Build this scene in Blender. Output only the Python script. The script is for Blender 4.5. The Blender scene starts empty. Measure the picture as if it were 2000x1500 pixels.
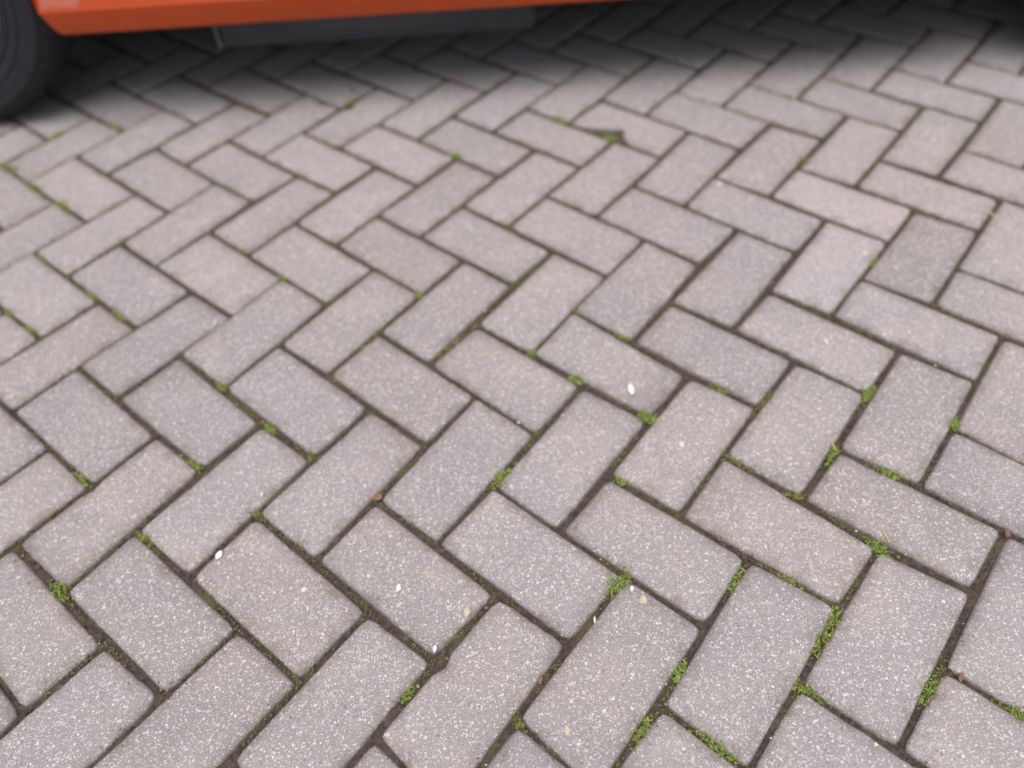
import bpy, bmesh, math, random
from mathutils import Vector, Matrix, noise
R = random.Random(7)
sc = bpy.context.scene
C = sc.collection

# ------------------------------------------------------------------ camera
CAM_H = 0.8587
cam_d = bpy.data.cameras.new('camera')
cam = bpy.data.objects.new('camera', cam_d); C.objects.link(cam)
cam_d.sensor_width = 36.0
cam_d.lens = 28.807
cam_d.clip_start = 0.02; cam_d.clip_end = 2000
cam.matrix_world = Matrix.Translation((0, 0, CAM_H)) @ Matrix.Rotation(math.pi/2 - 0.84638, 4, 'X') @ Matrix.Rotation(-0.089386, 4, 'Z')
cam_d.dof.use_dof = True
cam_d.dof.focus_distance = 0.86
cam_d.dof.aperture_fstop = 2.0
sc.camera = cam

# ------------------------------------------------------------------ sky, sun, exposure (bright overcast day)
SUN_EL, SUN_AZ = math.radians(71), math.radians(190)      # azimuth from +Y towards +X
w = bpy.data.worlds.new('World'); sc.world = w; w.use_nodes = True
nt = w.node_tree; nt.nodes.clear()
sky = nt.nodes.new('ShaderNodeTexSky'); sky.sky_type = 'NISHITA'; sky.sun_disc = False
sky.sun_elevation = SUN_EL; sky.sun_rotation = SUN_AZ
sky.air_density = 1.0; sky.dust_density = 4.0; sky.ozone_density = 1.0
bg = nt.nodes.new('ShaderNodeBackground'); bg.inputs['Strength'].default_value = 0.082
out = nt.nodes.new('ShaderNodeOutputWorld')
hs = nt.nodes.new('ShaderNodeHueSaturation'); hs.inputs['Saturation'].default_value = 0.5     # cloud cover: an almost grey sky
nt.links.new(sky.outputs[0], hs.inputs['Color']); nt.links.new(hs.outputs[0], bg.inputs['Color']); nt.links.new(bg.outputs[0], out.inputs['Surface'])
sd = bpy.data.lights.new('sun', 'SUN'); sd.energy = 1.5; sd.angle = math.radians(46); sd.color = (1.0, 0.94, 0.955)
sun = bpy.data.objects.new('sun', sd); C.objects.link(sun)
dirv = Vector((math.sin(SUN_AZ)*math.cos(SUN_EL), math.cos(SUN_AZ)*math.cos(SUN_EL), math.sin(SUN_EL)))
sun.rotation_euler = dirv.to_track_quat('Z', 'Y').to_euler()
sun.location = dirv*8
sc.view_settings.view_transform = 'Standard'; sc.view_settings.look = 'None'
sc.view_settings.gamma = 1.0; sc.view_settings.use_curve_mapping = False
sc.view_settings.exposure = 0.78

# ------------------------------------------------------------------ materials
class NT:
    def __init__(s, name):
        s.m = bpy.data.materials.new(name); s.m.use_nodes = True
        s.t = s.m.node_tree; s.b = s.t.nodes['Principled BSDF']; s.o = s.t.nodes['Material Output']
    def n(s, kind, **k):
        x = s.t.nodes.new('ShaderNode' + kind)
        for a, v in k.items():
            if a in x.inputs: x.inputs[a].default_value = v
            else: setattr(x, a, v)
        return x
    def l(s, a, b): s.t.links.new(a, b)
    def ramp(s, fac, stops, interp='LINEAR'):
        r = s.n('ValToRGB'); r.color_ramp.interpolation = interp
        e = r.color_ramp.elements
        while len(e) > 1: e.remove(e[0])
        e[0].position = stops[0][0]; e[0].color = (*stops[0][1], 1) if len(stops[0][1]) == 3 else stops[0][1]
        for p, c in stops[1:]:
            q = e.new(p); q.color = (*c, 1) if len(c) == 3 else c
        s.l(fac, r.inputs[0]); return r.outputs[0]
    def mix(s, fac, a, b, blend='MIX'):
        x = s.n('Mix', data_type='RGBA', blend_type=blend)
        for sock, v in ((x.inputs[0], fac), (x.inputs[6], a), (x.inputs[7], b)):
            if hasattr(v, 'links'): s.l(v, sock)
            else: sock.default_value = v if not isinstance(v, tuple) else (*v, 1)
        return x.outputs[2]
    def math(s, op, a, b=0.0, c=0.0):
        x = s.n('Math', operation=op)
        for i, v in enumerate((a, b, c)):
            if hasattr(v, 'links'): s.l(v, x.inputs[i])
            else: x.inputs[i].default_value = v
        return x.outputs[0]
    def noise(s, vec, scale, detail=3.0, rough=0.55):
        x = s.n('TexNoise', Scale=scale, Detail=detail, Roughness=rough); s.l(vec, x.inputs['Vector']); return x.outputs['Fac']
    def bump(s, h, strength, dist, prev=None):
        x = s.n('Bump', Strength=strength, Distance=dist); s.l(h, x.inputs['Height'])
        if prev is not None: s.l(prev, x.inputs['Normal'])
        return x.outputs[0]

def plain(name, col, rough=0.6, metal=0.0, spec=0.5, coat=0.0, var=0.0, scale=40, bump=0.0):
    k = NT(name); k.b.inputs['Roughness'].default_value = rough; k.b.inputs['Metallic'].default_value = metal
    k.b.inputs['Specular IOR Level'].default_value = spec; k.b.inputs['Coat Weight'].default_value = coat
    k.b.inputs['Coat Roughness'].default_value = 0.05
    tc = k.n('TexCoord').outputs['Object']
    f = k.noise(tc, scale, 4)
    a = tuple(c*(1-var) for c in col); b = tuple(min(1, c*(1+var)) for c in col)
    k.l(k.ramp(f, [(0.3, a), (0.7, b)]), k.b.inputs['Base Color'])
    if bump: k.l(k.bump(f, 0.6, bump), k.b.inputs['Normal'])
    return k.m

def paver_mat(name='concrete_paver'):
    k = NT(name)
    geo = k.n('NewGeometry'); oi = k.n('ObjectInfo')
    pos = geo.outputs['Position']
    off = k.n('Combine' 'XYZ'); 
    r = oi.outputs['Random']
    k.l(k.math('MULTIPLY', r, 37.0), off.inputs[0]); k.l(k.math('MULTIPLY', r, 91.0), off.inputs[1])
    ad = k.n('VectorMath', operation='ADD'); k.l(pos, ad.inputs[0]); k.l(off.outputs[0], ad.inputs[1])
    v = ad.outputs[0]
    # cement matrix: warm grey to cool grey clouds
    base = k.ramp(k.noise(v, 9, 4), [(0.32, (0.285, 0.268, 0.268)), (0.5, (0.315, 0.287, 0.280)), (0.68, (0.345, 0.312, 0.298))])
    cool = k.ramp(k.noise(pos, 3.2, 3), [(0.40, (0, 0, 0)), (0.68, (1, 1, 1))])
    base = k.mix(k.math('MULTIPLY', cool, 0.35), base, (0.285, 0.283, 0.300))
    # each stone has its own tone
    tone = k.n('MapRange'); tone.inputs['To Min'].default_value = 0.91; tone.inputs['To Max'].default_value = 1.07
    k.l(r, tone.inputs['Value'])
    hv = k.n('HueSaturation'); k.l(tone.outputs[0], hv.inputs['Value']); k.l(base, hv.inputs['Color']); base = hv.outputs[0]
    base = k.mix(1.0, base, oi.outputs['Color'], 'MULTIPLY')
    worn = k.ramp(k.noise(pos, 12, 5, 0.6), [(0.56, (0, 0, 0)), (0.72, (1, 1, 1))])
    base = k.mix(k.math('MULTIPLY', worn, 0.45), base, (0.43, 0.395, 0.385))
    # sand grain
    g = k.noise(v, 620, 3, 0.7)
    base = k.mix(k.ramp(g, [(0.30, (1, 1, 1)), (0.47, (0, 0, 0))]), base, (0.20, 0.178, 0.175))
    base = k.mix(k.math('MULTIPLY', k.ramp(g, [(0.54, (0, 0, 0)), (0.70, (1, 1, 1))]), 0.6), base, (0.55, 0.51, 0.49))
    # exposed chips of aggregate in three sizes
    h = None
    for scale, thr, size, wgt in ((540, 0.64, 0.46, 0.7), (310, 0.78, 0.42, 0.75), (170, 0.945, 0.32, 0.7)):
        vo = k.n('TexVoronoi', Scale=scale, Randomness=1.0)
        wob = k.n('TexNoise', Scale=scale*1.6, Detail=1.0); k.l(v, wob.inputs['Vector'])
        sc_ = k.n('VectorMath', operation='SCALE'); sc_.inputs['Scale'].default_value = 0.9/scale
        k.l(wob.outputs['Color'], sc_.inputs[0])
        a2 = k.n('VectorMath', operation='ADD'); k.l(v, a2.inputs[0]); k.l(sc_.outputs[0], a2.inputs[1])
        k.l(a2.outputs[0], vo.inputs['Vector'])
        sep = k.n('SeparateColor'); k.l(vo.outputs['Color'], sep.inputs[0])
        on = k.math('GREATER_THAN', sep.outputs[0], thr)
        inside = k.math('LESS_THAN', vo.outputs['Distance'], size)
        fac = k.math('MULTIPLY', k.math('MULTIPLY', on, inside), wgt)
        col = k.ramp(sep.outputs[1], [(0.0, (0.62, 0.58, 0.56)), (0.30, (0.50, 0.40, 0.33)), (0.42, (0.74, 0.71, 0.69)),
                                      (0.66, (0.19, 0.18, 0.185)), (0.76, (0.57, 0.55, 0.57)), (0.90, (0.48, 0.43, 0.32))], 'CONSTANT')
        base = k.mix(fac, base, col)
        h = fac if h is None else k.math('ADD', h, fac)
    # brown dirt that the rain leaves along the rims (kept in the chamfer by height)
    sx = k.n('SeparateXYZ'); k.l(pos, sx.inputs[0])
    low = k.n('MapRange'); low.inputs['From Min'].default_value = -0.0015; low.inputs['From Max'].default_value = -0.007
    k.l(sx.outputs[2], low.inputs['Value'])
    rim = k.math('MULTIPLY', low.outputs[0], k.ramp(k.noise(pos, 60, 4), [(0.3, (0.45,)*3), (0.65, (1, 1, 1))]))
    base = k.mix(rim, base, (0.095, 0.075, 0.058))
    at_ = k.n('Attribute', attribute_name='edge')
    smear = k.math('MULTIPLY', at_.outputs['Fac'], k.ramp(k.noise(pos, 38, 5, 0.68), [(0.40, (0, 0, 0)), (0.68, (1, 1, 1))]))
    base = k.mix(k.math('MULTIPLY', smear, 0.55), base, (0.135, 0.105, 0.08))
    stain = k.ramp(k.noise(pos, 5.5, 5, 0.62), [(0.60, (0, 0, 0)), (0.80, (1, 1, 1))])
    base = k.mix(k.math('MULTIPLY', stain, 0.22), base, (0.16, 0.145, 0.13))
    k.l(base, k.b.inputs['Base Color'])
    k.b.inputs['Roughness'].default_value = 0.88; k.b.inputs['Specular IOR Level'].default_value = 0.3
    b1 = k.bump(g, 0.8, 0.0011)
    b2 = k.bump(h, 0.5, 0.0006, b1)
    b3 = k.bump(k.noise(v, 130, 4), 0.6, 0.002, b2)
    k.l(b3, k.b.inputs['Normal'])
    return k.m

def soil_mat():
    k = NT('joint_soil'); pos = k.n('NewGeometry').outputs['Position']
    c = k.ramp(k.noise(pos, 150, 5, 0.7), [(0.3, (0.035, 0.025, 0.019)), (0.55, (0.090, 0.068, 0.052)), (0.75, (0.20, 0.16, 0.125))])
    m = k.ramp(k.noise(pos, 14, 4), [(0.52, (0, 0, 0)), (0.66, (1, 1, 1))])
    c = k.mix(k.math('MULTIPLY', m, 0.6), c, (0.12, 0.12, 0.045))
    k.l(c, k.b.inputs['Base Color']); k.b.inputs['Roughness'].default_value = 0.95
    k.l(k.bump(k.noise(pos, 400, 4, 0.7), 1.0, 0.003), k.b.inputs['Normal'])
    return k.m

def leaf_mat(name, c1, c2, scale=90):
    k = NT(name); pos = k.n('NewGeometry').outputs['Position']
    k.l(k.ramp(k.noise(pos, scale, 2), [(0.3, c1), (0.7, c2)]), k.b.inputs['Base Color'])
    k.b.inputs['Roughness'].default_value = 0.55
    k.b.inputs['Transmission Weight'].default_value = 0.0
    k.b.inputs['Subsurface Weight'].default_value = 0.15; k.b.inputs['Subsurface Scale'].default_value = 0.002
    return k.m

def paint_mat():
    k = NT('orange_car_paint'); tc = k.n('TexCoord').outputs['Object']
    f = k.noise(tc, 3, 3)
    c = k.ramp(f, [(0.3, (0.41, 0.048, 0.0022)), (0.7, (0.45, 0.056, 0.0032))])
    # road film and dust clinging to the lowest centimetres of the sill
    sx = k.n('SeparateXYZ'); k.l(tc, sx.inputs[0])
    lo = k.n('MapRange'); lo.inputs['From Min'].default_value = 0.30; lo.inputs['From Max'].default_value = 0.19; k.l(sx.outputs[2], lo.inputs['Value'])
    d = k.math('MULTIPLY', lo.outputs[0], k.ramp(k.noise(tc, 45, 5, 0.65), [(0.35, (0.04,)*3), (0.75, (0.42,)*3)]))
    c = k.mix(d, c, (0.17, 0.05, 0.022))
    sp = k.n('TexVoronoi', Scale=160.0); k.l(tc, sp.inputs['Vector'])
    se = k.n('SeparateColor'); k.l(sp.outputs['Color'], se.inputs[0])
    s_ = k.math('MULTIPLY', k.math('MULTIPLY', k.math('GREATER_THAN', se.outputs[0], 0.93), k.math('LESS_THAN', sp.outputs['Distance'], 0.2)), lo.outputs[0])
    c = k.mix(s_, c, (0.10, 0.07, 0.05))
    k.l(c, k.b.inputs['Base Color'])
    k.l(k.math('ADD', k.math('MULTIPLY', d, 0.5), 0.28), k.b.inputs['Roughness'])
    k.b.inputs['Coat Weight'].default_value = 0.15; k.b.inputs['Coat Roughness'].default_value = 0.12; k.b.inputs['Specular IOR Level'].default_value = 0.35
    return k.m

M = {
 'paver': paver_mat(), 'soil': soil_mat(), 'paint': paint_mat(),
 'ground': plain('asphalt_ground', (0.10, 0.095, 0.09), 0.9, var=0.3, scale=3, bump=0.002),
 'grass': leaf_mat('bright_grass', (0.12, 0.20, 0.028), (0.27, 0.37, 0.07), 160),
 'olive': leaf_mat('olive_moss', (0.10, 0.10, 0.030), (0.20, 0.20, 0.060)),
 'dry': leaf_mat('dry_litter', (0.16, 0.09, 0.045), (0.36, 0.22, 0.11)),
 'rust': leaf_mat('rust_leaf', (0.16, 0.075, 0.045), (0.30, 0.15, 0.10), 300),
 'white': plain('white_stone', (0.80, 0.80, 0.79), 0.7, var=0.06, scale=200, bump=0.0004),
 'cream': plain('cream_stone', (0.66, 0.60, 0.52), 0.8, var=0.12, scale=200, bump=0.0004),
 'tan': plain('tan_stone', (0.54, 0.44, 0.35), 0.8, var=0.15, scale=200, bump=0.0004),
 'straw': plain('straw', (0.62, 0.44, 0.16), 0.7, var=0.15, scale=90),
 'rubber': plain('tyre_rubber', (0.010, 0.010, 0.014), 0.75, var=0.25, scale=25, bump=0.0006),
 'plastic': plain('black_plastic', (0.040, 0.044, 0.052), 0.5, var=0.2, scale=30, bump=0.0004),
 'under': plain('dark_underside', (0.014, 0.014, 0.014), 0.85, var=0.3, scale=12, bump=0.001),
 'alloy': plain('grey_alloy', (0.42, 0.42, 0.44), 0.35, 0.9, var=0.1),
 'edge': plain('scuffed_flange', (0.20, 0.19, 0.18), 0.5, var=0.3, scale=120),
 'glass': plain('dark_glass', (0.02, 0.022, 0.025), 0.05, spec=0.8, var=0.05),
 'film': plain('stone_guard_film', (0.40, 0.10, 0.055), 0.28, coat=0.4, var=0.12, scale=60),
 'lamp_red': plain('red_lamp', (0.45, 0.01, 0.01), 0.15, var=0.05),
 'lamp_clear': plain('clear_lamp', (0.6, 0.6, 0.62), 0.12, var=0.05),
}

# ------------------------------------------------------------------ helpers
def mesh_obj(name, verts, faces, mat, parent=None, smooth=False, flat_faces=None):
    me = bpy.data.meshes.new(name); me.from_pydata(verts, [], faces)
    if not isinstance(mat, (list, tuple)): mat = [mat]
    for m in mat: me.materials.append(m)
    if smooth: me.polygons.foreach_set('use_smooth', [True]*len(me.polygons))
    me.update()
    o = bpy.data.objects.new(name, me); C.objects.link(o)
    if parent: o.parent = parent
    return o
def bm_obj(name, bm, mat, parent=None, smooth=False):
    me = bpy.data.meshes.new(name); bmesh.ops.recalc_face_normals(bm, faces=bm.faces); bm.to_mesh(me); bm.free()
    if not isinstance(mat, (list, tuple)): mat = [mat]
    for m in mat: me.materials.append(m)
    if smooth: me.polygons.foreach_set('use_smooth', [True]*len(me.polygons))
    o = bpy.data.objects.new(name, me); C.objects.link(o)
    if parent: o.parent = parent
    return o
def tag(o, label=None, cat=None, group=None, kind=None):
    if label: o['label'] = label
    if cat: o['category'] = cat
    if group: o['group'] = group
    if kind: o['kind'] = kind
    return o

# pixel of the 2000 px wide survey -> point on the ground (used once, to measure where things lie)
FPX, TILT, ROLL = 1600.39, 0.84638, 0.089386
def at(px, py, z=0.0):
    a2 = (px-1000)/FPX; b2 = (750-py)/FPX
    a = a2*math.cos(ROLL)+b2*math.sin(ROLL); b = -a2*math.sin(ROLL)+b2*math.cos(ROLL)
    v = Vector((a, math.cos(TILT)+b*math.sin(TILT), -math.sin(TILT)+b*math.cos(TILT)))
    s = (z-CAM_H)/v.z
    return Vector((v.x*s, v.y*s, z))
def to_px(q):
    d = q.y*math.cos(TILT)-(q.z-CAM_H)*math.sin(TILT); u = q.y*math.sin(TILT)+(q.z-CAM_H)*math.cos(TILT)
    if d < 0.05: return (-9999, -9999)
    a = q.x/d; b = u/d
    return 1000+FPX*(a*math.cos(ROLL)-b*math.sin(ROLL)), 750-FPX*(a*math.sin(ROLL)+b*math.cos(ROLL))

# ------------------------------------------------------------------ the herringbone lattice
S = 0.105; TH = -0.749957; OX, OY = 3.206032, -5.558651
RES = {(0,0):(0.0014,-0.0007), (1,0):(0.0048,-0.0037), (2,0):(-0.0031,-0.0041), (3,0):(-0.0048,0.0017), (1,1):(0.0038,-0.0013), (2,1):(0.0041,-0.0016),
(3,1):(-0.0032,-0.0022), (4,1):(-0.0039,0.0025), (0,-1):(0.0036,-0.0089), (1,-1):(-0.0029,-0.0044), (2,-1):(-0.0027,-0.0022), (-1,-1):(-0.0007,-0.0046),
(-1,-2):(0.0034,-0.0065), (0,-2):(-0.0061,-0.0048), (1,-2):(0.0003,-0.0002), (-2,-2):(-0.0041,-0.0026), (0,-3):(-0.0030,-0.0004), (2,-2):(0.0041,-0.0009),
(3,-1):(0.0040,0.0045), (4,0):(0.0030,0.0044), (2,2):(0.0043,-0.0027), (3,2):(0.0018,-0.0034), (4,2):(-0.0023,0.0013), (5,2):(-0.0032,0.0013),
(3,3):(0.0030,-0.0038), (4,3):(0.0029,-0.0029), (5,3):(-0.0076,0.0041), (6,3):(-0.0017,0.0069), (4,4):(0.0042,0.0040), (5,4):(0.0042,0.0005),
(6,4):(-0.0069,-0.0051), (7,4):(-0.0009,0.0036), (6,2):(0.0014,0.0026), (7,3):(0.0048,0.0024), (7,2):(0.0008,0.0035), (5,1):(0.0048,0.0003),
(0,1):(-0.0046,0.0004), (-1,1):(-0.0066,-0.0008), (-2,1):(0.0050,-0.0010), (-3,1):(0.0021,0.0064), (-1,0):(-0.0051,0.0042), (-3,0):(-0.0007,0.0022),
(-4,0):(-0.0005,0.0045), (1,2):(-0.0030,0.0016), (0,2):(-0.0070,0.0065), (-1,2):(0.0080,0.0036), (-2,2):(0.0048,0.0019), (2,3):(-0.0056,-0.0037),
(1,3):(-0.0059,0.0034), (0,3):(0.0051,-0.0007), (-1,3):(0.0048,0.0043), (-2,3):(-0.0033,0.0060), (-3,3):(-0.0052,0.0097), (-4,3):(0.0109,0.0014),
(-5,3):(0.0091,0.0062), (-1,4):(-0.0029,0.0007), (-2,4):(-0.0021,0.0036), (-3,4):(0.0077,0.0031), (-4,4):(0.0091,0.0028), (0,4):(0.0092,-0.0061),
(1,4):(0.0052,-0.0030), (2,4):(-0.0057,0.0004), (-1,5):(-0.0037,0.0010), (0,5):(-0.0054,0.0002), (1,5):(0.0033,0.0013), (2,5):(0.0034,-0.0012),
(3,5):(-0.0076,-0.0059), (4,5):(-0.0034,-0.0012), (5,5):(0.0008,-0.0089), (6,5):(0.0025,-0.0028), (7,5):(-0.0019,-0.0006), (0,6):(-0.0072,-0.0034),
(1,6):(-0.0051,-0.0052), (2,6):(0.0029,-0.0018), (3,6):(0.0053,0.0003), (3,7):(0.0063,-0.0020), (2,7):(-0.0081,-0.0027), (1,7):(-0.0036,0.0012),
(4,7):(0.0067,0.0061), (5,8):(0.0092,0.0038), (6,8):(-0.0039,-0.0016), (5,7):(-0.0037,-0.0048), (4,6):(-0.0042,-0.0019), (5,6):(-0.0028,-0.0014),
(6,6):(0.0072,0.0049), (0,10):(-0.0035,0.0054), (0,8):(0.0081,0.0038), (1,8):(0.0066,0.0020), (-5,4):(-0.0011,0.0052), (-4,5):(-0.0003,0.0065),
(2,9):(0.0046,0.0025), (3,10):(0.0085,0.0069), (4,11):(0.0057,0.0094), (-8,4):(0.0108,0.0023), (-7,6):(0.0040,0.0046), (2,11):(0.0040,0.0051)}
def lattice(u, v):
    x = (u*math.cos(TH)-v*math.sin(TH)-OX)*S; y = (u*math.sin(TH)+v*math.cos(TH)-OY)*S
    r = RES.get((u, v))
    if r:
        x += r[0]; y += r[1]
    else:
        n = noise.noise(Vector((u*0.9, v*0.9, 3.3))); n2 = noise.noise(Vector((u*0.9, v*0.9, 9.1)))
        x += n*0.004; y += n2*0.004
    return Vector((x, y))
for key in list(RES):                                  # keep every stone close to its true size
    a, b = RES[key]; d = math.hypot(a, b)
    if d > 0.0065: RES[key] = (a*0.0065/d, b*0.0065/d)
bricks = []
for k in range(-110, 110):
    for m in range(-60, 60):
        for (u, v, du, dv) in ((k+1+2*m, k-2*m, 2, 1), (k+2*m, k-2*m, 1, 2)):
            cx = ((u+du/2)*math.cos(TH)-(v+dv/2)*math.sin(TH)-OX)*S; cy = ((u+du/2)*math.sin(TH)+(v+dv/2)*math.cos(TH)-OY)*S
            if abs(cx) < 5.0 and -3.0 < cy < 7.0: bricks.append((u, v, du, dv, cx, cy))
def rank(b):
    px, py = to_px(Vector((b[4], b[5], 0)))
    inside = -160 < px < 2160 and -110 < py < 1650
    return (0 if inside else 1, (b[4]**2+(b[5]-0.9)**2))
bricks.sort(key=rank)

def stone(u, v, du, dv, rr, detail=True, chips=()):
    """one paver: worn rounded corners, chamfered rim, faintly uneven outline"""
    c = [lattice(u, v), lattice(u+du, v), lattice(u+du, v+dv), lattice(u, v+dv)]
    mid = (c[0]+c[1]+c[2]+c[3])/4
    ins = 0.0017+rr.random()*0.0018
    q = []
    for i in range(4):
        a, b, d = c[i-1], c[i], c[(i+1) % 4]
        n1 = (b-a).normalized(); n2 = (d-b).normalized()
        q.append(b + (n2 - n1)*ins + Vector((rr.uniform(-1, 1), rr.uniform(-1, 1)))*0.0005)
    ring = []
    for i in range(4):
        a, b, d = q[i-1], q[i], q[(i+1) % 4]
        t1 = (a-b).normalized(); t2 = (d-b).normalized()
        rad = 0.0050+rr.random()*0.004
        if detail:
            ring += [b+t1*rad*1.5, b+(t1+t2)*rad*0.33, b+t2*rad*1.5]
            L = (d-b).length; nrm = Vector((t2.y, -t2.x))
            n = max(2, round(L/0.05)) + (8 if chips else 0)
            for j in range(1, n):
                if not rad*1.5+0.004 < L*j/n < L-0.0175: continue
                ring.append(b+t2*L*j/n + nrm*rr.uniform(-0.0007, 0.0007))
        else:
            ring += [b+t1*rad, b+t2*rad]
    for (p, r_) in chips:
        for i, x in enumerate(ring):
            d = (x-p).length
            if d < r_: ring[i] = x + (mid-x).normalized()*(r_-d)*0.9
    z0 = rr.uniform(-0.0020, 0.0008); tx = rr.gauss(0, 0.009); ty = rr.gauss(0, 0.009)
    cen = mid; n = len(ring)
    def lev(off, z):
        out = []
        for i, x in enumerate(ring):
            dirn = (cen-x); a = ring[i-1]; b = ring[(i+1) % n]
            t = (b-a).normalized(); nn = Vector((-t.y, t.x))
            y = x+nn*off
            out.append((y.x, y.y, z+z0+tx*(y.x-cen.x)+ty*(y.y-cen.y)))
        return out
    cham = 0.0045+rr.random()*0.002
    U_ = Vector((math.cos(TH), math.sin(TH))); V_ = Vector((-U_.y, U_.x)); hx_, hy_ = du*S/2, dv*S/2
    def inner(ch):
        out = []
        for (x, y, z) in lev(ch, 0.0):
            d = Vector((x, y))-cen; q_ = cen+U_*d.dot(U_)*(hx_-0.014)/hx_+V_*d.dot(V_)*(hy_-0.014)/hy_
            out.append((q_.x, q_.y, 0.0003+z0+tx*(q_.x-cen.x)+ty*(q_.y-cen.y)))
        return out
    if detail: L_ = [lev(0, -0.030), lev(0.0, -0.0055), lev(cham*0.35, -0.0019), lev(cham, 0.0), inner(cham)]
    else: L_ = [lev(0, -0.012), lev(0, -0.005), lev(cham, 0.0)]
    vs = [p for l in L_ for p in l]; fs = []
    for li in range(len(L_)-1):
        for i in range(n):
            j = (i+1) % n
            fs.append((li*n+i, li*n+j, (li+1)*n+j, (li+1)*n+i))
    if detail:                                         # top as a fan round the middle
        vs.append((cen.x, cen.y, 0.0003+z0)); c_ = len(vs)-1; k_ = (len(L_)-1)*n
        fs += [(k_+i, k_+(i+1) % n, c_) for i in range(n)]
    else: fs.append(tuple((len(L_)-1)*n+i for i in range(n)))
    return vs, fs

# ground far out, then the bedding soil, then 300 single stones, then the rest of the field
g = mesh_obj('ground', [(-400, -400, -0.05), (400, -400, -0.05), (400, 400, -0.05), (-400, 400, -0.05)], [(0, 1, 2, 3)], M['ground'])
tag(g, kind='structure')
# bedding soil: fine grid near, coarse skirt
vs, fs = [], []
nx, ny = 240, 220
for j in range(ny+1):
    for i in range(nx+1):
        x = -1.35+2.7*i/nx; y = 0.05+2.4*j/ny
        z = -0.0068 + 0.0035*noise.noise(Vector((x*22, y*22, 0))) + 0.002*noise.noise(Vector((x*70, y*70, 5)))
        vs.append((x, y, z))
for j in range(ny):
    for i in range(nx):
        a = j*(nx+1)+i; fs.append((a, a+1, a+nx+2, a+nx+1))
b0 = len(vs)
inner = [(-1.35, 0.05), (1.35, 0.05), (1.35, 2.45), (-1.35, 2.45)]; outer = [(-5.4, -3.4), (5.4, -3.4), (5.4, 7.4), (-5.4, 7.4)]
for (x, y) in inner: vs.append((x, y, -0.010))
for (x, y) in outer: vs.append((x, y, -0.010))
for (x, y) in outer: vs.append((x, y, -0.052))
for i in range(4):
    j = (i+1) % 4; fs.append((b0+i, b0+4+i, b0+4+j, b0+j)); fs.append((b0+4+i, b0+8+i, b0+8+j, b0+4+j))
pave = mesh_obj('pavement', vs, fs, M['soil'], smooth=True); tag(pave, kind='structure')

TINTS = [((1430, 395), 1.10), ((1650, 400), 1.16), ((1600, 520), 1.14), ((1560, 640), 1.06), ((1700, 640), 1.08), ((1790, 270), 1.04), ((430, 520), 1.07), ((600, 510), 1.07),
         ((1940, 520), 1.06), ((1790, 480), 0.93), ((1760, 800), 0.93), ((790, 480), 0.94), ((270, 640), 0.95), ((1330, 330), 0.95), ((560, 1160), 0.93), ((330, 1150), 0.94), ((1560, 1240), 0.95), ((1080, 1120), 0.95), ((420, 1360), 0.96), ((650, 1300), 0.97)]
def tint_of(b):
    cen = Vector((b[4], b[5])); t = 1.0
    for (px, k) in TINTS:
        d = at(*px).xy-cen; U = Vector((math.cos(TH), math.sin(TH))); V = Vector((-U.y, U.x))
        if abs(d.dot(U)) < b[2]*S/2 and abs(d.dot(V)) < b[3]*S/2: t *= k
    q = random.Random(b[0]*31+b[1]*17+b[2]).uniform(-1, 1)
    return (t*(1+0.012*q), t, t*(1-0.018*q), 1)
def holds(b, px):
    d = at(*px).xy-Vector((b[4], b[5])); U = Vector((math.cos(TH), math.sin(TH))); V = Vector((-U.y, U.x))
    return abs(d.dot(U)) < b[2]*S/2 and abs(d.dot(V)) < b[3]*S/2
BROKEN = [((1231, 249), (1182, 257), 0.062), ((650, 165), (672, 190), 0.030), ((690, 225), (676, 203), 0.020), ((610, 205), (640, 195), 0.018)]
N_SINGLE = 300
near = bricks[:N_SINGLE]
for b in near:
    rr = random.Random((b[0]*7919+b[1]*104729+b[2]) & 0xffffff)
    cen = Vector((b[4], b[5]))
    chips = []
    if rr.random() < 0.16:                             # knocked corners and edges
        e_ = rr.choice(((0, 0), (b[2], 0), (0, b[3]), (b[2], b[3]), (b[2]*0.5, 0), (0, b[3]*0.5)))
        k0 = lattice(b[0], b[1]); k1 = lattice(b[0]+b[2], b[1]); k2 = lattice(b[0], b[1]+b[3])
        chips.append((k0+(k1-k0)*e_[0]/b[2]+(k2-k0)*e_[1]/b[3], rr.uniform(0.006, 0.010)))
    for (pin, pc, rad_) in BROKEN:
        if holds(b, pin): chips.append((at(*pc).xy, rad_))
    vs, fs = stone(b[0], b[1], b[2], b[3], rr, True, chips)
    o = mesh_obj('paver', vs, fs, M['paver'], pave, smooth=False)
    me = o.data
    nr_ = len(me.vertices)//5
    at2 = me.attributes.new('edge', 'FLOAT', 'POINT')
    at2.data.foreach_set('value', [1.0]*(nr_*4)+[0.0]*(len(me.vertices)-nr_*4))
    o.color = tint_of(b)
    me.polygons.foreach_set('use_smooth', [True]*len(me.polygons))
    me.set_sharp_from_angle(angle=math.radians(50))
vs, fs = [], []
for b in bricks[N_SINGLE:]:
    rr = random.Random((b[0]*7919+b[1]*104729+b[2]) & 0xffffff)
    v_, f_ = stone(b[0], b[1], b[2], b[3], rr, False)
    o_ = len(vs); vs += v_; fs += [tuple(i+o_ for i in f) for f in f_]
rest = mesh_obj('paver_field', vs, fs, M['paver'], pave); rest['kind'] = 'stuff'

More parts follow.
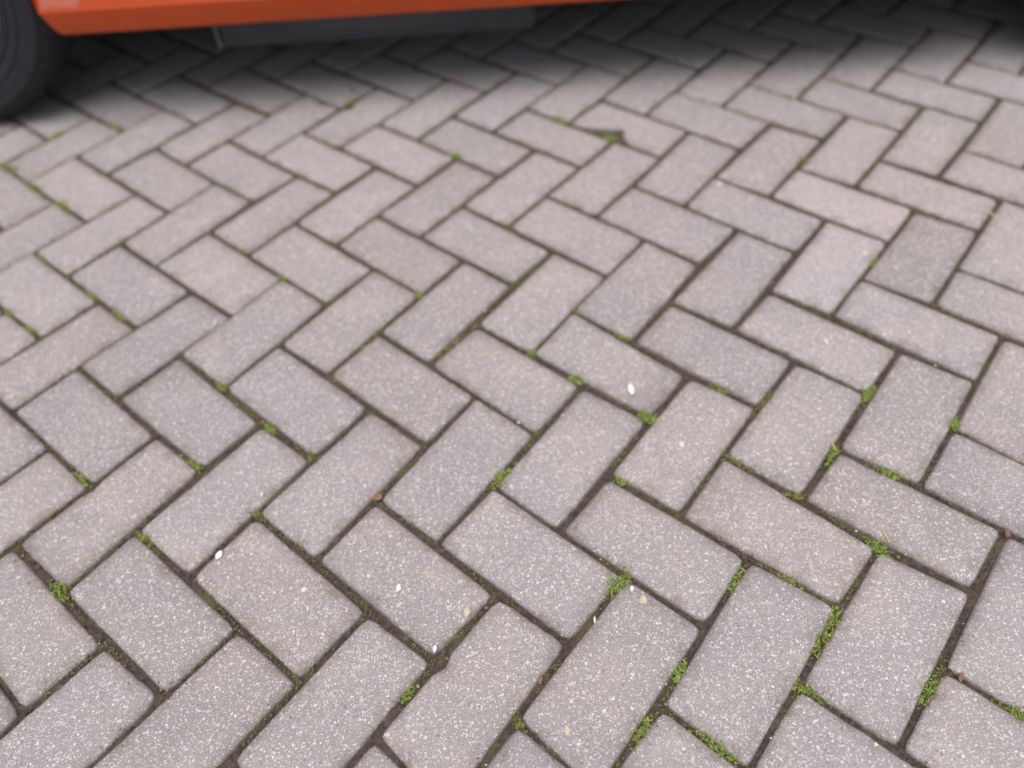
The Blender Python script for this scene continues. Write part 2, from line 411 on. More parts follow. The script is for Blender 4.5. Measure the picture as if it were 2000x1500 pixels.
# joint segments of the near stones (centre lines between lattice points)
segs = {}
for b in bricks[:360]:
    u, v, du, dv = b[:4]
    pts = [(u+i, v) for i in range(du)] ; 
    for i in range(du):
        segs[((u+i, v), (u+i+1, v))] = 1; segs[((u+i, v+dv), (u+i+1, v+dv))] = 1
    for j in range(dv):
        segs[((u, v+j), (u, v+j+1))] = 1; segs[((u+du, v+j), (u+du, v+j+1))] = 1
segs = [(lattice(*a), lattice(*b)) for a, b in segs]
def snap(p, within=0.03):
    best = None
    for a, b in segs:
        ab = b-a; t = max(0, min(1, (p-a).dot(ab)/ab.length_squared)); q = a+ab*t; d = (p-q).length
        if best is None or d < best[0]: best = (d, q, ab.normalized())
    return best

# ------------------------------------------------------------------ joint litter: crumbs and moss (stuff)
def blob_into(vs, fs, x, y, z, r, rr, flat=0.7):
    o = len(vs)
    P = [(0, 0, 1), (1, 0, 0), (0, 1, 0), (-1, 0, 0), (0, -1, 0), (0, 0, -1)]
    a = rr.uniform(0, 6.28); ca, sa = math.cos(a), math.sin(a)
    for (px, py, pz) in P:
        k = r*rr.uniform(0.6, 1.25); X = px*ca-py*sa; Y = px*sa+py*ca
        vs.append((x+X*k, y+Y*k, z+pz*k*flat))
    for f in ((0, 1, 2), (0, 2, 3), (0, 3, 4), (0, 4, 1), (5, 2, 1), (5, 3, 2), (5, 4, 3), (5, 1, 4)): fs.append(tuple(o+i for i in f))
def leaf_into(vs, fs, x, y, z, L, wd, rr, lean=0.8):
    """a short bent blade: two quads and a tip"""
    a = rr.uniform(0, 6.28); dx, dy = math.cos(a), math.sin(a); l = rr.uniform(0.15, lean)
    nx_, ny_ = -dy*wd/2, dx*wd/2; o = len(vs)
    h1, h2 = L*0.5, L*(1-0.35*l)
    vs += [(x-nx_, y-ny_, z), (x+nx_, y+ny_, z),
           (x+dx*L*l*0.35-nx_*0.9, y+dy*L*l*0.35-ny_*0.9, z+h1), (x+dx*L*l*0.35+nx_*0.9, y+dy*L*l*0.35+ny_*0.9, z+h1),
           (x+dx*L*l, y+dy*L*l, z+h2)]
    fs += [(o, o+1, o+3, o+2), (o+2, o+3, o+4)]
rr = random.Random(11)
cv, cf = [], []; mv, mf = [], []; lv, lf = [], []
for a, b in segs:
    ab = b-a; L = ab.length; n = Vector((-ab.y, ab.x)).normalized()
    dens = 0.5+noise.noise(Vector((a.x*4, a.y*4, 1.7)))
    for i in range(34):
        t = rr.random(); q = a+ab*t+n*rr.gauss(0, 0.0018)
        blob_into(cv, cf, q.x, q.y, -0.0055+rr.uniform(-0.001, 0.0025), rr.uniform(0.0006, 0.0019), rr)
    for i in range(40):
        t = rr.random(); q = a+ab*t
        m = noise.noise(Vector((q.x*13, q.y*13, 7.7)))
        if m < -0.02: continue
        q = q+n*rr.gauss(0, 0.0018)
        blob_into(mv, mf, q.x, q.y, -0.005+rr.uniform(0, 0.003)+m*0.002, rr.uniform(0.0008, 0.0018), rr, 0.9)
        if rr.random() < 0.8:
            leaf_into(mv, mf, q.x, q.y, -0.0045, rr.uniform(0.003, 0.006), 0.0011, rr)
    if rr.random() < 0.25:
        for i in range(rr.randint(1, 3)):
            q = a+ab*rr.random()+n*rr.gauss(0, 0.003)
            blob_into(lv, lf, q.x, q.y, -0.003, rr.uniform(0.001, 0.003), rr, 0.35)
tag(mesh_obj('soil_crumbs', cv, cf, M['soil']), 'brown soil crumbs lying in the joints between pavers', 'soil', kind='stuff')
tag(mesh_obj('joint_moss', mv, mf, M['olive']), 'thin olive moss growing along the joints between pavers', 'moss', kind='stuff')
tag(mesh_obj('plant_litter', lv, lf, M['dry']), 'dry brown plant litter caught in the paver joints', 'litter', kind='stuff')
# sand and crumbs washed out of the joints onto the rims of the stones
sv, sf = [], []
for a, b in segs:
    ab = b-a; n = Vector((-ab.y, ab.x)).normalized()
    if rr.random() < 0.55:
        t0 = rr.random()
        for i in range(rr.randint(4, 22)):
            q = a+ab*min(1, max(0, t0+rr.gauss(0, 0.14)))+n*rr.gauss(0, 0.009)
            r_ = rr.uniform(0.0004, 0.0013); blob_into(sv, sf, q.x, q.y, r_*0.3-0.0008, r_, rr, 0.6)
tag(mesh_obj('washed_out_sand', sv, sf, M['soil']), 'brown sand washed out of the joints onto the paver rims', 'sand', kind='stuff')
# loose grit on the stones
gv, gf = [], []
for i in range(1500):
    x = rr.uniform(-1.3, 1.3); y = rr.uniform(0.1, 2.3)
    r_ = rr.uniform(0.0006, 0.0014) if rr.random() < 0.93 else rr.uniform(0.0014, 0.0024)
    blob_into(gv, gf, x, y, r_*0.3, r_, rr, 0.6)
tag(mesh_obj('loose_grit', gv, gf, M['cream']), 'fine pale grit scattered over the pavers', 'grit', kind='stuff')

# ------------------------------------------------------------------ tufts one can pick out, each a thing of its own
def tuft(px, py, n, spread, across, h, label, mat='grass', join=0.5, name='grass_tuft', cat='grass tuft', group='green tufts in the paver joints'):
    p = at(px, py).xy; s = snap(p); c, d = s[1], s[2]; nn = Vector((-d.y, d.x)); r2 = random.Random(px*31+py)
    if py < 450: n = int(n*1.5); h *= 1.5; across *= 1.35
    vs, fs = [], []
    for i in range(n):
        u = r2.gauss(0, spread*0.45); w_ = r2.gauss(0, across*0.42)
        x = d*u+nn*w_
        leaf_into(vs, fs, x.x, x.y, -0.005, h*0.85*r2.uniform(0.35, 1.15)*(1-0.4*min(1, abs(u)/spread)), r2.uniform(0.0011, 0.0019), r2, 1.0)
    for i in range(n//2):
        u = r2.gauss(0, spread*0.5); w_ = r2.gauss(0, across*0.35); x = d*u+nn*w_
        blob_into(vs, fs, x.x, x.y, -0.004+r2.uniform(0, 0.003), r2.uniform(0.0012, 0.0026), r2, 0.9)
    o = mesh_obj(name, vs, fs, [M[mat], M['olive'], M['dry']]); o.location = (c.x, c.y, 0)
    mi_ = []
    for f_ in fs:                                      # yellowed and dead blades among the green ones
        if len(f_) == 4 or not mi_ or len(fs[len(mi_)-1]) == 3: q_ = r2.random()
        mi_.append(2 if q_ < 0.07 else (1 if q_ < 0.30 else 0))
    o.data.polygons.foreach_set('material_index', mi_)
    tag(o, label, cat, group)
    return o
TUFTS = [
 # px, py, blades, length along joint, width across, height, material, label
 (1264, 815, 110, .020, .012, .014, 'grass', 'bright green grass tuft at a paver corner just below the brightest white chip'),
 (1206, 1138, 120, .022, .012, .015, 'grass', 'upright bright green grass tuft beside a tan chip, in the lower middle of the pavement'),
 (1612, 1225, 150, .045, .009, .013, 'grass', 'long yellow green grass strip filling a joint in the lower right'),
 (1694, 765, 120, .024, .012, .012, 'grass', 'yellow green grass clump at a joint crossing near the right edge'),
 (975, 932, 110, .024, .010, .011, 'grass', 'green grass clump between two rising pavers near the middle of the pavement'),
 (1394, 1460, 110, .024, .011, .013, 'grass', 'vivid green grass tuft at the bottom edge, on a joint falling right'),
 (1812, 1348, 110, .024, .010, .013, 'grass', 'green grass tuft below a joint crossing near the lower right corner'),
 (1982, 1402, 90, .024, .010, .012, 'grass', 'green grass strip in the joint at the right edge near the bottom'),
 (112, 1158, 100, .020, .012, .011, 'grass', 'dark green grass tuft at a joint crossing near the lower left edge'),
 (376, 910, 80, .016, .009, .010, 'grass', 'small green tuft at the lower end of a dark joint on the left'),
 (434, 752, 80, .014, .010, .010, 'grass', 'green tuft where three joints meet, left of the middle'),
 (1738, 922, 90, .020, .010, .010, 'grass', 'green tuft on a joint falling right, above a pale paver on the right'),
 (1718, 1068, 90, .020, .011, .011, 'grass', 'green grass tuft at a joint crossing, pale straw above it'),
 (1865, 826, 80, .014, .009, .010, 'grass', 'small dark green tuft in a steep joint, right edge at mid height'),
 (1490, 776, 100, .026, .009, .009, 'olive', 'olive moss clump at the foot of a steep joint right of the middle'),
 (158, 938, 80, .022, .008, .010, 'grass', 'green tuft at the end of a joint near the left edge at mid height'),
 (1575, 1362, 90, .020, .009, .011, 'grass', 'green tuft below a joint crossing in the lower right, on a joint falling right'),
 (1245, 1416, 90, .022, .008, .011, 'grass', 'narrow yellow green tuft in a rising joint near the bottom'),
 (1320, 1305, 80, .018, .008, .010, 'grass', 'narrow green tuft halfway along a rising joint in the lower right half'),
 (1100, 230, 80, .020, .012, .010, 'grass', 'green tuft near the car, left of the paver with a broken edge'),
 (892, 303, 70, .016, .010, .009, 'grass', 'small green tuft below the middle of the car sill'),
 (1193, 268, 60, .014, .009, .009, 'grass', 'green moss just below the paver with a broken edge'),
 (36, 322, 90, .030, .010, .010, 'grass', 'upper piece of the green strip in the joint below the rear tyre'),
 (85, 356, 80, .030, .009, .010, 'grass', 'middle piece of the green strip in the joint below the rear tyre'),
 (140, 392, 90, .030, .009, .010, 'grass', 'lower piece of the green strip in the joint below the rear tyre'),
 (92, 495, 80, .020, .009, .010, 'grass', 'green tuft at the upper end of a long joint near the left edge'),
 (180, 573, 80, .018, .010, .010, 'grass', 'green tuft halfway down a long joint near the left edge'),
 (236, 608, 80, .024, .007, .009, 'grass', 'green moss strip at the lower end of a long joint near the left edge'),
 (22, 606, 70, .018, .009, .010, 'grass', 'green tuft at the left edge, upper of the two closest to that edge'),
 (64, 640, 70, .016, .009, .009, 'grass', 'green tuft at the foot of a joint close to the left edge'),
 (820, 573, 60, .012, .009, .009, 'grass', 'small dark green tuft at a joint corner above the middle'),
 (1045, 688, 60, .012, .009, .009, 'grass', 'small olive green tuft at a joint corner in the middle of the picture'),
 (1215, 657, 70, .016, .009, .009, 'grass', 'small green tuft above the brightest white chip'),
 (1122, 742, 70, .014, .009, .010, 'grass', 'dark green tuft left of the brightest white chip'),
 (1124, 606, 60, .014, .009, .009, 'olive', 'small olive tuft at a joint crossing above the middle'),
 (556, 541, 60, .012, .008, .009, 'grass', 'small green tuft on a dark joint in the upper left quarter'),
 (530, 832, 60, .014, .008, .009, 'grass', 'small green tuft left of the middle, beside a joint crossing'),
 (728, 655, 90, .045, .006, .006, 'olive', 'olive moss strip along a rising joint left of the middle'),
 (872, 672, 90, .045, .006, .006, 'olive', 'olive moss strip along a rising joint just above the middle'),
 (612, 886, 80, .024, .007, .007, 'olive', 'olive moss at the meeting of two joints left of the middle, lower one'),
 (505, 1003, 80, .020, .008, .008, 'olive', 'olive moss at a joint crossing in the lower left quarter'),
 (276, 1053, 60, .012, .007, .008, 'grass', 'tiny green tuft at a joint crossing in the lower left quarter'),
 (1443, 1130, 70, .024, .008, .009, 'grass', 'green moss on a steep joint in the lower right quarter'),
 (1535, 1137, 60, .016, .008, .008, 'grass', 'small green tuft on a joint falling right, in the lower right quarter'),
 (1215, 944, 60, .014, .008, .008, 'grass', 'small green tuft on a joint falling right, centre of the lower half'),
 (1552, 970, 70, .018, .009, .008, 'olive', 'olive moss where joints meet right of the middle'),
 (1622, 885, 70, .022, .008, .009, 'grass', 'green tuft on a steep joint right of the middle, crossed by a straw'),
 (1405, 756, 60, .016, .008, .008, 'grass', 'small green tuft on a falling joint right of the brightest white chip'),
 (1430, 905, 80, .030, .008, .008, 'olive', 'olive moss strip below the corner of a paver right of the middle'),
 (240, 243, 70, .020, .010, .009, 'grass', 'green tuft to the right of the rear tyre'),
 (103, 258, 60, .018, .009, .009, 'grass', 'green tuft just below the rear tyre'),
 (1705, 510, 60, .014, .008, .009, 'grass', 'small green tuft beside a cream chip in the upper right quarter'),
 (1100, 420, 60, .030, .007, .006, 'olive', 'olive moss strip along a joint in the upper middle'),
 (475, 484, 60, .026, .007, .007, 'olive', 'olive moss strip on a dark joint in the upper left quarter'),
 (690, 200, 50, .014, .009, .008, 'grass', 'small green tuft in the shade edge beside a reddish leaf scrap'),
 (1565, 312, 50, .016, .008, .008, 'olive', 'olive tuft in the joints of the upper right, nearest the shade'),
 (1010, 1412, 60, .018, .008, .008, 'olive', 'yellow olive moss at a joint crossing on the bottom edge, middle'),
 (800, 1360, 45, .010, .007, .008, 'grass', 'tiny green tuft on a rising joint near the bottom, left of the middle'),
]
for t in TUFTS:
    moss = t[6] == 'olive'
    tuft(t[0], t[1], t[2], t[3], t[4], t[5], t[7], t[6], name='moss_clump' if moss else 'grass_tuft', cat='moss' if moss else 'grass tuft',
         group='olive moss clumps in the paver joints' if moss else 'green tufts in the paver joints')
# ------------------------------------------------------------------ single chips and scraps lying on the stones
def chip(px, py, lx, ly, hz, ang, mat, label, name='stone_chip', cat='stone chip', group='loose chips on the pavers'):
    p = at(px, py); r2 = random.Random(px*17+py); n = 7; vs, fs = [], []
    lx *= 1.15; ly *= 1.25
    ring = [(math.cos(6.283*i/n)*lx*r2.uniform(.62, 1.18), math.sin(6.283*i/n)*ly*r2.uniform(.62, 1.18)) for i in range(n)]
    for z, k in ((0, 0.82), (hz*0.45, 1.0), (hz*0.9, 0.72)):
        vs += [(x*k, y*k, z+r2.uniform(-.08, .08)*hz) for x, y in ring]
    vs.append((0, 0, hz))
    for l in range(2):
        for i in range(n):
            j = (i+1) % n; fs.append((l*n+i, l*n+j, (l+1)*n+j, (l+1)*n+i))
    for i in range(n): fs.append((2*n+i, 2*n+(i+1) % n, 3*n))
    o = mesh_obj(name, vs, fs, M[mat]); o.location = (p.x, p.y, 0.0003); o.rotation_euler = (0, 0, ang)
    tag(o, label, cat, group); return o
chip(1233, 762, .0092, .0048, .0035, 1.5, 'white', 'brightest white chip, lying on a paver right of the middle')
chip(428, 1084, .0052, .0036, .0024, 1.2, 'white', 'white chip on the edge of a joint in the lower left quarter')
chip(778, 1150, .0048, .0026, .0022, 1.5, 'white', 'white chip on the middle of a paver in the lower half, left of centre')
chip(594, 1152, .0042, .0026, .0018, 1.4, 'cream', 'dull cream chip left of the white chip in the lower half')
chip(912, 1195, .0052, .0030, .0020, 1.5, 'tan', 'pinkish tan chip near a joint in the lower middle')
chip(1257, 1172, .0056, .0030, .0022, 1.6, 'tan', 'tan chip beside the upright green tuft in the lower middle')
chip(1234, 1150, .0036, .0018, .0016, 1.5, 'white', 'small pale chip between the upright green tuft and the tan chip')
chip(1405, 360, .0060, .0040, .0026, 1.4, 'cream', 'cream chip on a paver in the upper right, near the shade')
chip(1614, 668, .0056, .0032, .0020, 1.5, 'cream', 'cream chip on a pale paver right of the middle')
chip(1332, 868, .0050, .0026, .0020, 1.5, 'cream', 'cream chip on a rising paver below and right of the brightest chip')
chip(850, 1268, .0046, .0018, .0024, 1.5, 'white', 'narrow pale chip standing at a joint corner near the bottom')
chip(512, 966, .0046, .0016, .0018, 1.5, 'cream', 'narrow pale chip above an olive joint crossing in the lower left')
chip(420, 632, .0050, .0026, .0018, 1.3, 'cream', 'pale chip on a joint left of the middle, upper left quarter')
chip(1162, 1212, .0050, .0014, .0016, 1.5, 'cream', 'slim pale chip lying in a rising joint in the lower middle')
chip(1108, 1425, .0052, .0026, .0018, 1.6, 'tan', 'tan chip on the lowest paver row, middle')
chip(1690, 495, .0060, .0024, .0020, 1.6, 'cream', 'long cream chip beside a steep joint in the upper right quarter')
chip(1937, 420, .0100, .0013, .0016, 1.75, 'straw', 'yellow straw lying across a steep joint near the upper right edge', 'straw_piece', 'straw', 'straws on the pavers')
chip(1730, 1048, .0090, .0010, .0014, 1.75, 'straw', 'pale straw above a green tuft in the lower right quarter', 'straw_piece', 'straw', 'straws on the pavers')
chip(1628, 872, .0080, .0010, .0014, 1.7, 'straw', 'short straw crossing a mossy steep joint right of the middle', 'straw_piece', 'straw', 'straws on the pavers')
chip(738, 972, .0060, .0044, .0020, 0.6, 'rust', 'reddish brown leaf scrap at a joint crossing near the middle', 'leaf_scrap', 'leaf', 'leaf scraps in the joints')
chip(1967, 1042, .0060, .0030, .0020, 1.2, 'rust', 'reddish leaf scrap in a joint at the right edge', 'leaf_scrap', 'leaf', 'leaf scraps in the joints')
chip(688, 178, .0090, .0034, .0024, 1.6, 'rust', 'orange red leaf scrap in the shade edge under the sill', 'leaf_scrap', 'leaf', 'leaf scraps in the joints')
chip(1877, 1322, .0056, .0024, .0018, 0.9, 'rust', 'reddish leaf scrap in a joint near the lower right corner', 'leaf_scrap', 'leaf', 'leaf scraps in the joints')
chip(1056, 1328, .0046, .0020, .0016, 1.3, 'rust', 'small rust coloured scrap in a rising joint near the bottom', 'leaf_scrap', 'leaf', 'leaf scraps in the joints')
# ------------------------------------------------------------------ the orange car
car = bpy.data.objects.new('parked_car', None); C.objects.link(car)
car.location = (0.0868, 1.4917, 0); car.rotation_euler = (0, 0, math.radians(-3.33))
tag(car, 'orange car parked on the herringbone pavers, seen only as its sill and rear tyre', 'car')
CW = 1.66; C1, C2, WR, AR = -1.19, 1.205, 0.292, 0.315
BACK, FRONT = -1.86, 2.05
def zbot(s):
    for c in (C1, C2):
        d = abs(s-c)
        if d < 0.300: return 0.30+math.sqrt(AR*AR-d*d)
        if d < 0.3265:                                    # lower corner of the arch flares out towards the sill
            for (d0, z0), (d1, z1) in (((0.300, 0.270), (0.307, 0.240)), ((0.307, 0.240), (0.315, 0.213)), ((0.315, 0.213), (0.3265, 0.190))):
                if d0 <= d <= d1: return z0+(z1-z0)*(d-d0)/(d1-d0)
    if s < C1-0.32: return 0.19+0.06*min(1, (C1-0.32-s)/0.3)
    if s > C2+0.32: return 0.19+0.02*min(1, (s-C2-0.32)/0.3)
    return 0.19
def lerp_tab(tab, x):
    for (a, fa), (b, fb) in zip(tab, tab[1:]):
        if x <= b: return fa+(fb-fa)*max(0, (x-a))/(b-a)
    return tab[-1][1]
TOP = [(-1.86, 0.80), (-1.80, 0.98), (-1.62, 1.22), (-1.38, 1.43), (-0.9, 1.475), (-0.2, 1.47), (0.25, 1.40), (0.85, 1.06), (1.0, 0.99), (1.5, 0.93), (1.85, 0.82), (2.0, 0.66), (2.05, 0.55)]
PROF = [(0.19, 0.019), (0.196, 0.009), (0.215, 0.0045), (0.236, 0.0005), (0.2405, 0.0), (0.246, 0.003), (0.265, 0.010), (0.30, 0.016), (0.36, 0.016), (0.48, 0.006), (0.60, 0.0), (0.74, 0.004), (0.86, 0.020), (0.92, 0.036), (1.05, 0.10), (1.25, 0.17), (1.38, 0.215), (1.43, 0.27), (1.475, 0.42)]
def yprof(z): return lerp_tab(PROF, z)
def taper(s):
    t = 0
    if s > 1.5: t = ((s-1.5)/0.55)**2*0.22
    if s < -1.4: t = ((-1.4-s)/0.46)**2*0.10
    return t
cols = set([BACK, -1.84, -1.80, -1.72, -1.62, 1.75, 1.85, 1.93, 2.0, FRONT])
for c in (C1, C2):
    for sg in (-1, 1):
        for d in (0.3265, 0.3205, 0.315, 0.307, 0.300, 0.299, 0.296, 0.29, 0.28, 0.265, 0.24, 0.21, 0.17, 0.12, 0.06, 0.0, 0.34, 0.38): cols.add(round(c+sg*d, 4))
x = -0.80
while x < 0.9: cols.add(round(x, 3)); x += 0.08
for x in (-0.9, 0.25, 1.0, 1.6, 1.7): cols.add(x)
cols = sorted(cols)
rows_z = [z for z, _ in PROF]
vs, fs, mi = [], [], []
sects = []
for s in cols:
    zb, zt, t = zbot(s), lerp_tab(TOP, s), taper(s)
    near_pts = []
    for k_, z in enumerate(rows_z):
        zz = min(max(z, zb + 0.0004*k_), zt-0.0004*(len(rows_z)-k_))
        near_pts.append((s, yprof(zz)+t if zz < 1.47 else yprof(zz)+t, zz))
    ring = [(s, CW/2, zb+0.0+0.012), (s, 0.045+t, zb+0.012)] + near_pts + [(s, CW/2, zt)]
    ring += [(x_, CW-y_, z_) for (x_, y_, z_) in reversed(near_pts)] + [(s, CW-0.045-t, zb+0.012)]
    sects.append(len(vs)); vs += ring; nr = len(ring)
for a, b in zip(sects, sects[1:]):
    for i in range(nr):
        j = (i+1) % nr
        fs.append((a+i, b+i, b+j, a+j)); mi.append(1 if i in (0, 1, nr-1, nr-2) else 0)
fs.append(tuple(range(sects[0], sects[0]+nr))); mi.append(0)
fs.append(tuple(reversed(range(sects[-1], sects[-1]+nr)))); mi.append(0)
body = mesh_obj('body', vs, fs, [M['paint'], M['under']], car, smooth=True)
body.data.polygons.foreach_set('material_index', mi)
body.data.set_sharp_from_angle(angle=math.radians(28))

def side_patch(name, outline, off, mat, parent, thick=0.004, side=0, label=None):
    """a panel following the flank, proud of it by off; outline = list of (s, z)"""
    bm = bmesh.new(); vv = []
    for (s, z) in outline:
        y = yprof(z)+taper(s)-off
        vv.append(bm.verts.new((s, y if not side else CW-y, z)))
    bm.faces.new(vv)
    # cut at the profile heights so that the panel bends with the flank
    zs = [z for z, _ in PROF if min(o[1] for o in outline) < z < max(o[1] for o in outline)]
    for z in zs: bmesh.ops.bisect_plane(bm, geom=bm.verts[:]+bm.edges[:]+bm.faces[:], plane_co=(0, 0, z), plane_no=(0, 0, 1))
    for v in bm.verts:
        y = yprof(v.co.z)+taper(v.co.x)-off
        v.co.y = y if not side else CW-y
    r = bmesh.ops.extrude_face_region(bm, geom=bm.faces[:])
    for e in r['geom']:
        if isinstance(e, bmesh.types.BMVert): e.co.y += thick*(1 if not side else -1)
    o = bm_obj(name, bm, mat, parent)
    if label: o['label'] = label
    return o
def rounded(s0, s1, z0, z1, r=0.03, skew0=0, skew1=0):
    out = []
    for (cx, cz, a0) in ((s1-r, z0+r, -90), (s1-r, z1-r, 0), (s0+r, z1-r, 90), (s0+r, z0+r, 180)):
        for k_ in range(4):
            a = math.radians(a0+30*k_); z = cz+r*math.sin(a); x_ = cx+r*math.cos(a)
            f = (z-z0)/(z1-z0)
            x_ += (skew0 if cx < (s0+s1)/2 else skew1)*f
            out.append((x_, z))
    return out
for side in (0, 1):
    for (s0, s1) in ((-0.798, 0.095), (0.100, 0.86)):
        d = side_patch('door', rounded(s0, s1, 0.262, 0.90, 0.035), 0.0022, M['paint'], car, 0.003, side)
        hx = s0+0.14
        hb = bmesh.new(); bmesh.ops.create_cube(hb, size=1, matrix=Matrix.Translation((hx, (-0.018 if not side else CW+0.018), 0.78)) @ Matrix.Diagonal((0.19, 0.022, 0.028, 1)))
        bmesh.ops.bevel(hb, geom=hb.edges[:], offset=0.008, segments=2)
        bm_obj('handle', hb, M['paint'], d, True)
    side_patch('window', rounded(-0.76, 0.07, 0.955, 1.36, 0.04, 0.03, 0.0), 0.003, M['glass'], car, 0.002, side)
    side_patch('window', rounded(0.12, 0.80, 0.955, 1.34, 0.03, 0.0, -0.42), 0.003, M['glass'], car, 0.002, side)
# pale stone guard film on the sill in front of the rear arch
flm = side_patch('stone_guard_film', [(-0.876, 0.246), (-0.806, 0.246), (-0.800, 0.258), (-0.800, 0.30), (-0.870, 0.31), (-0.874, 0.29)], 0.0008, M['film'], car, 0.0006, 0, 'pale scuffed protective film behind the door seam')
# glass front and rear, lamps, bumpers
def quad_obj(name, pts, mat, parent, th_=0.006):
    bm = bmesh.new(); f = bm.faces.new([bm.verts.new(p) for p in pts]); bm.normal_update(); n = f.normal.copy()
    r = bmesh.ops.extrude_face_region(bm, geom=[f])
    for e in r['geom']:
        if isinstance(e, bmesh.types.BMVert): e.co += n*th_
    return bm_obj(name, bm, mat, parent)
quad_obj('windscreen', [(0.90, 0.16, 1.045), (0.90, CW-0.16, 1.045), (0.30, CW-0.30, 1.395), (0.30, 0.30, 1.395)], M['glass'], car, 0.012)
quad_obj('rear_window', [(-1.77, 0.22, 1.03), (-1.42, 0.30, 1.405), (-1.42, CW-0.30, 1.405), (-1.77, CW-0.22, 1.03)], M['glass'], car, 0.03)
def rbox(name, x0, x1, y0, y1, z0, z1, mat, parent, r=0.01, seg=3):
    bm = bmesh.new(); bmesh.ops.create_cube(bm, size=1, matrix=Matrix.Translation(((x0+x1)/2, (y0+y1)/2, (z0+z1)/2)) @ Matrix.Diagonal((x1-x0, y1-y0, z1-z0, 1)))
    bmesh.ops.bevel(bm, geom=bm.edges[:], offset=r, segments=seg, affect='EDGES')
    return bm_obj(name, bm, mat, parent, True)
for y in (0.20, CW-0.44): rbox('headlight', 1.90, 2.02, y, y+0.24, 0.60, 0.70, M['lamp_clear'], car, 0.02)
for y in (0.10, CW-0.24): rbox('tail_light', -1.885, -1.80, y, y+0.14, 0.72, 0.90, M['lamp_red'], car, 0.02)
rbox('front_bumper', 1.95, 2.09, 0.24, CW-0.24, 0.22, 0.46, M['plastic'], car, 0.03)
rbox('rear_bumper', -1.92, -1.80, 0.10, CW-0.10, 0.27, 0.50, M['plastic'], car, 0.03)
# underfloor panel seen hanging below the sill
up = rbox('underbody_panel', -0.592, 0.016, 0.052, 0.40, 0.129, 0.215, M['plastic'], car, 0.007)
rbox('end_flange', -0.5965, -0.5935, 0.050, 0.30, 0.130, 0.200, M['edge'], up, 0.001, 1)
rbox('light_block_tray', -0.82, 0.84, 0.42, CW-0.06, 0.150, 0.21, M['under'], car, 0.01)  # unseen trays, these three added low to block light under the car
rbox('light_block_tray', 0.85, 1.92, 0.26, CW-0.26, 0.155, 0.235, M['under'], car, 0.01)
rbox('light_block_tray', -1.80, -0.84, 0.26, CW-0.26, 0.165, 0.25, M['under'], car, 0.01)
rbox('light_block_floor', 0.03, 0.84, 0.10, 0.41, 0.165, 0.21, M['under'], car, 0.01)  # low floor piece added to keep light off the ground beneath
# an exhaust pipe and axle beam further in
def tube(name, p0, p1, r, mat, parent, n=16):
    p0, p1 = Vector(p0), Vector(p1); d = (p1-p0); q = d.to_track_quat('Z', 'Y').to_matrix().to_4x4()
    bm = bmesh.new(); bmesh.ops.create_cone(bm, cap_ends=True, segments=n, radius1=r, radius2=r, depth=d.length, matrix=Matrix.Translation((p0+p1)/2) @ q)
    return bm_obj(name, bm, mat, parent, False)
tube('axle_beam', (C1, 0.2, 0.27), (C1, CW-0.2, 0.27), 0.035, M['under'], car)
tube('axle_beam', (C2, 0.2, 0.27), (C2, CW-0.2, 0.27), 0.030, M['under'], car)

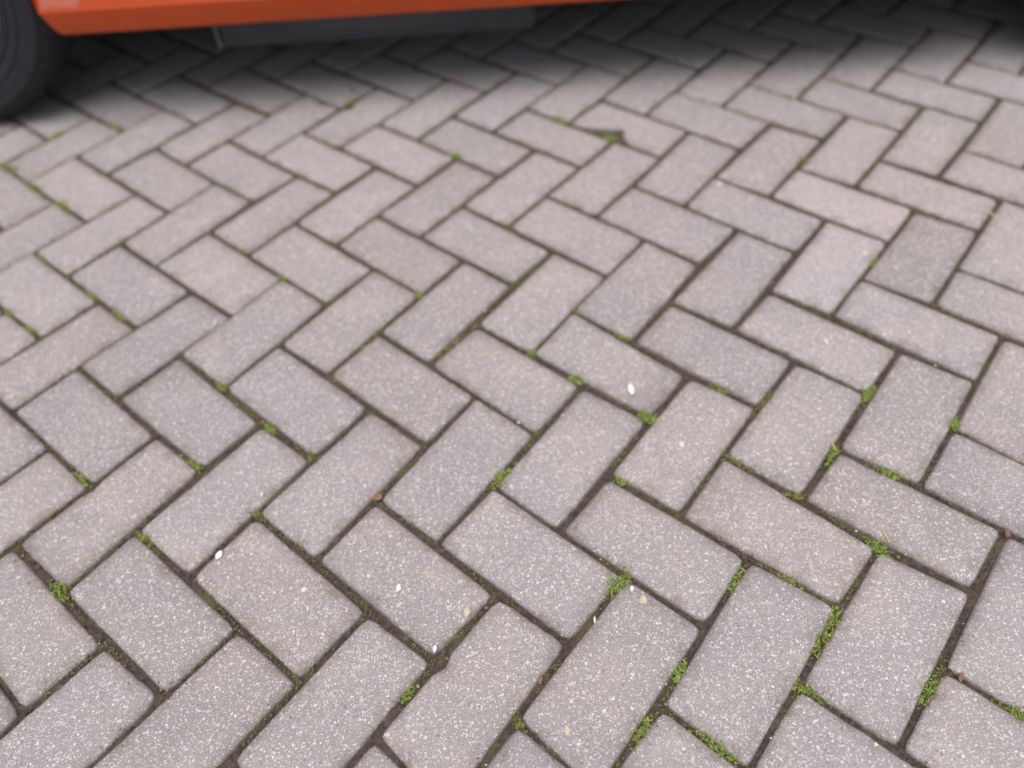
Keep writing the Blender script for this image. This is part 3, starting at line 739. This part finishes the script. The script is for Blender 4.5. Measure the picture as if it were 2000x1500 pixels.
# wheels: lathe profile (radius, y) with shoulder blocks, sidewall ribs and bead
TY = [(0.190, 0.030), (0.196, 0.018), (0.204, 0.013), (0.212, 0.0150), (0.216, 0.0110), (0.226, 0.0075), (0.228, 0.0095), (0.243, 0.0060), (0.252, 0.0065), (0.2545, 0.0042), (0.262, 0.0050),
      (0.264, 0.0085), (0.272, 0.012), (0.280, 0.020), (0.2865, 0.031), (0.2905, 0.045), (0.292, 0.058), (0.286, 0.060), (0.286, 0.066), (0.292, 0.068), (0.292, 0.093), (0.286, 0.095), (0.286, 0.101), (0.292, 0.103), (0.292, 0.128),
      (0.2905, 0.142), (0.2865, 0.154), (0.280, 0.165), (0.262, 0.178), (0.226, 0.182), (0.190, 0.165)]
def lathe(name, prof, mat, parent, n=96, closed=True, groove=False):
    vs, fs = [], []
    for i in range(n):
        a = 6.28318*i/n
        for k_, (r, y) in enumerate(prof):
            rr_ = r
            if groove and r > 0.270 and i % 3 == 0 and (y < 0.05 or y > 0.135): rr_ = r-0.0045
            vs.append((rr_*math.cos(a), y, rr_*math.sin(a)))
    m = len(prof)
    for i in range(n):
        j = (i+1) % n
        for k_ in range(m if closed else m-1):
            k2 = (k_+1) % m; fs.append((i*m+k_, i*m+k2, j*m+k2, j*m+k_))
    o = mesh_obj(name, vs, fs, mat, parent, smooth=True); o.data.set_sharp_from_angle(angle=math.radians(40)); return o
wheel0 = bpy.data.objects.new('wheel', None); C.objects.link(wheel0); wheel0.parent = car
tyre = lathe('tyre', TY, M['rubber'], wheel0, 216, True, True)
RIM = [(0.190, 0.160), (0.190, 0.030), (0.194, 0.018), (0.190, 0.014), (0.182, 0.020), (0.176, 0.050), (0.170, 0.140), (0.10, 0.150), (0.05, 0.150)]
rim = lathe('rim', RIM, M['alloy'], wheel0, 64, False)
for k_ in range(5):
    a = math.radians(72*k_+18); bm = bmesh.new()
    bmesh.ops.create_cube(bm, size=1, matrix=Matrix.Rotation(-a, 4, 'Y') @ Matrix.Translation((0.105, 0.040, 0)) @ Matrix.Diagonal((0.16, 0.022, 0.045, 1)))
    bmesh.ops.bevel(bm, geom=bm.edges[:], offset=0.006, segments=2); bm_obj('spoke', bm, M['alloy'], rim, True)
tube('hub_cap', (0, 0.022, 0), (0, 0.06, 0), 0.045, M['alloy'], rim, 24)
wheel0.location = (C1+0.025, 0.016, 0.297); wheel0.scale = (1.02, 1, 1.02)
def copy_tree(o, parent):
    c = o.copy(); C.objects.link(c); c.parent = parent
    for ch in [x for x in bpy.data.objects if x.parent == o]: copy_tree(ch, c)
    return c
for (s, flip) in ((C2, 0), (C1, 1), (C2, 1)):
    wn = copy_tree(wheel0, car); wn.location = (s+(0.025 if s < 0 else 0), 0.016 if not flip else CW-0.016, 0.297)
    if flip: wn.rotation_euler = (0, 0, math.pi)

# ------------------------------------------------------------------ render settings
sc.render.engine = 'CYCLES'
sc.render.resolution_x = 1024; sc.render.resolution_y = 768
sc.cycles.use_denoising = True
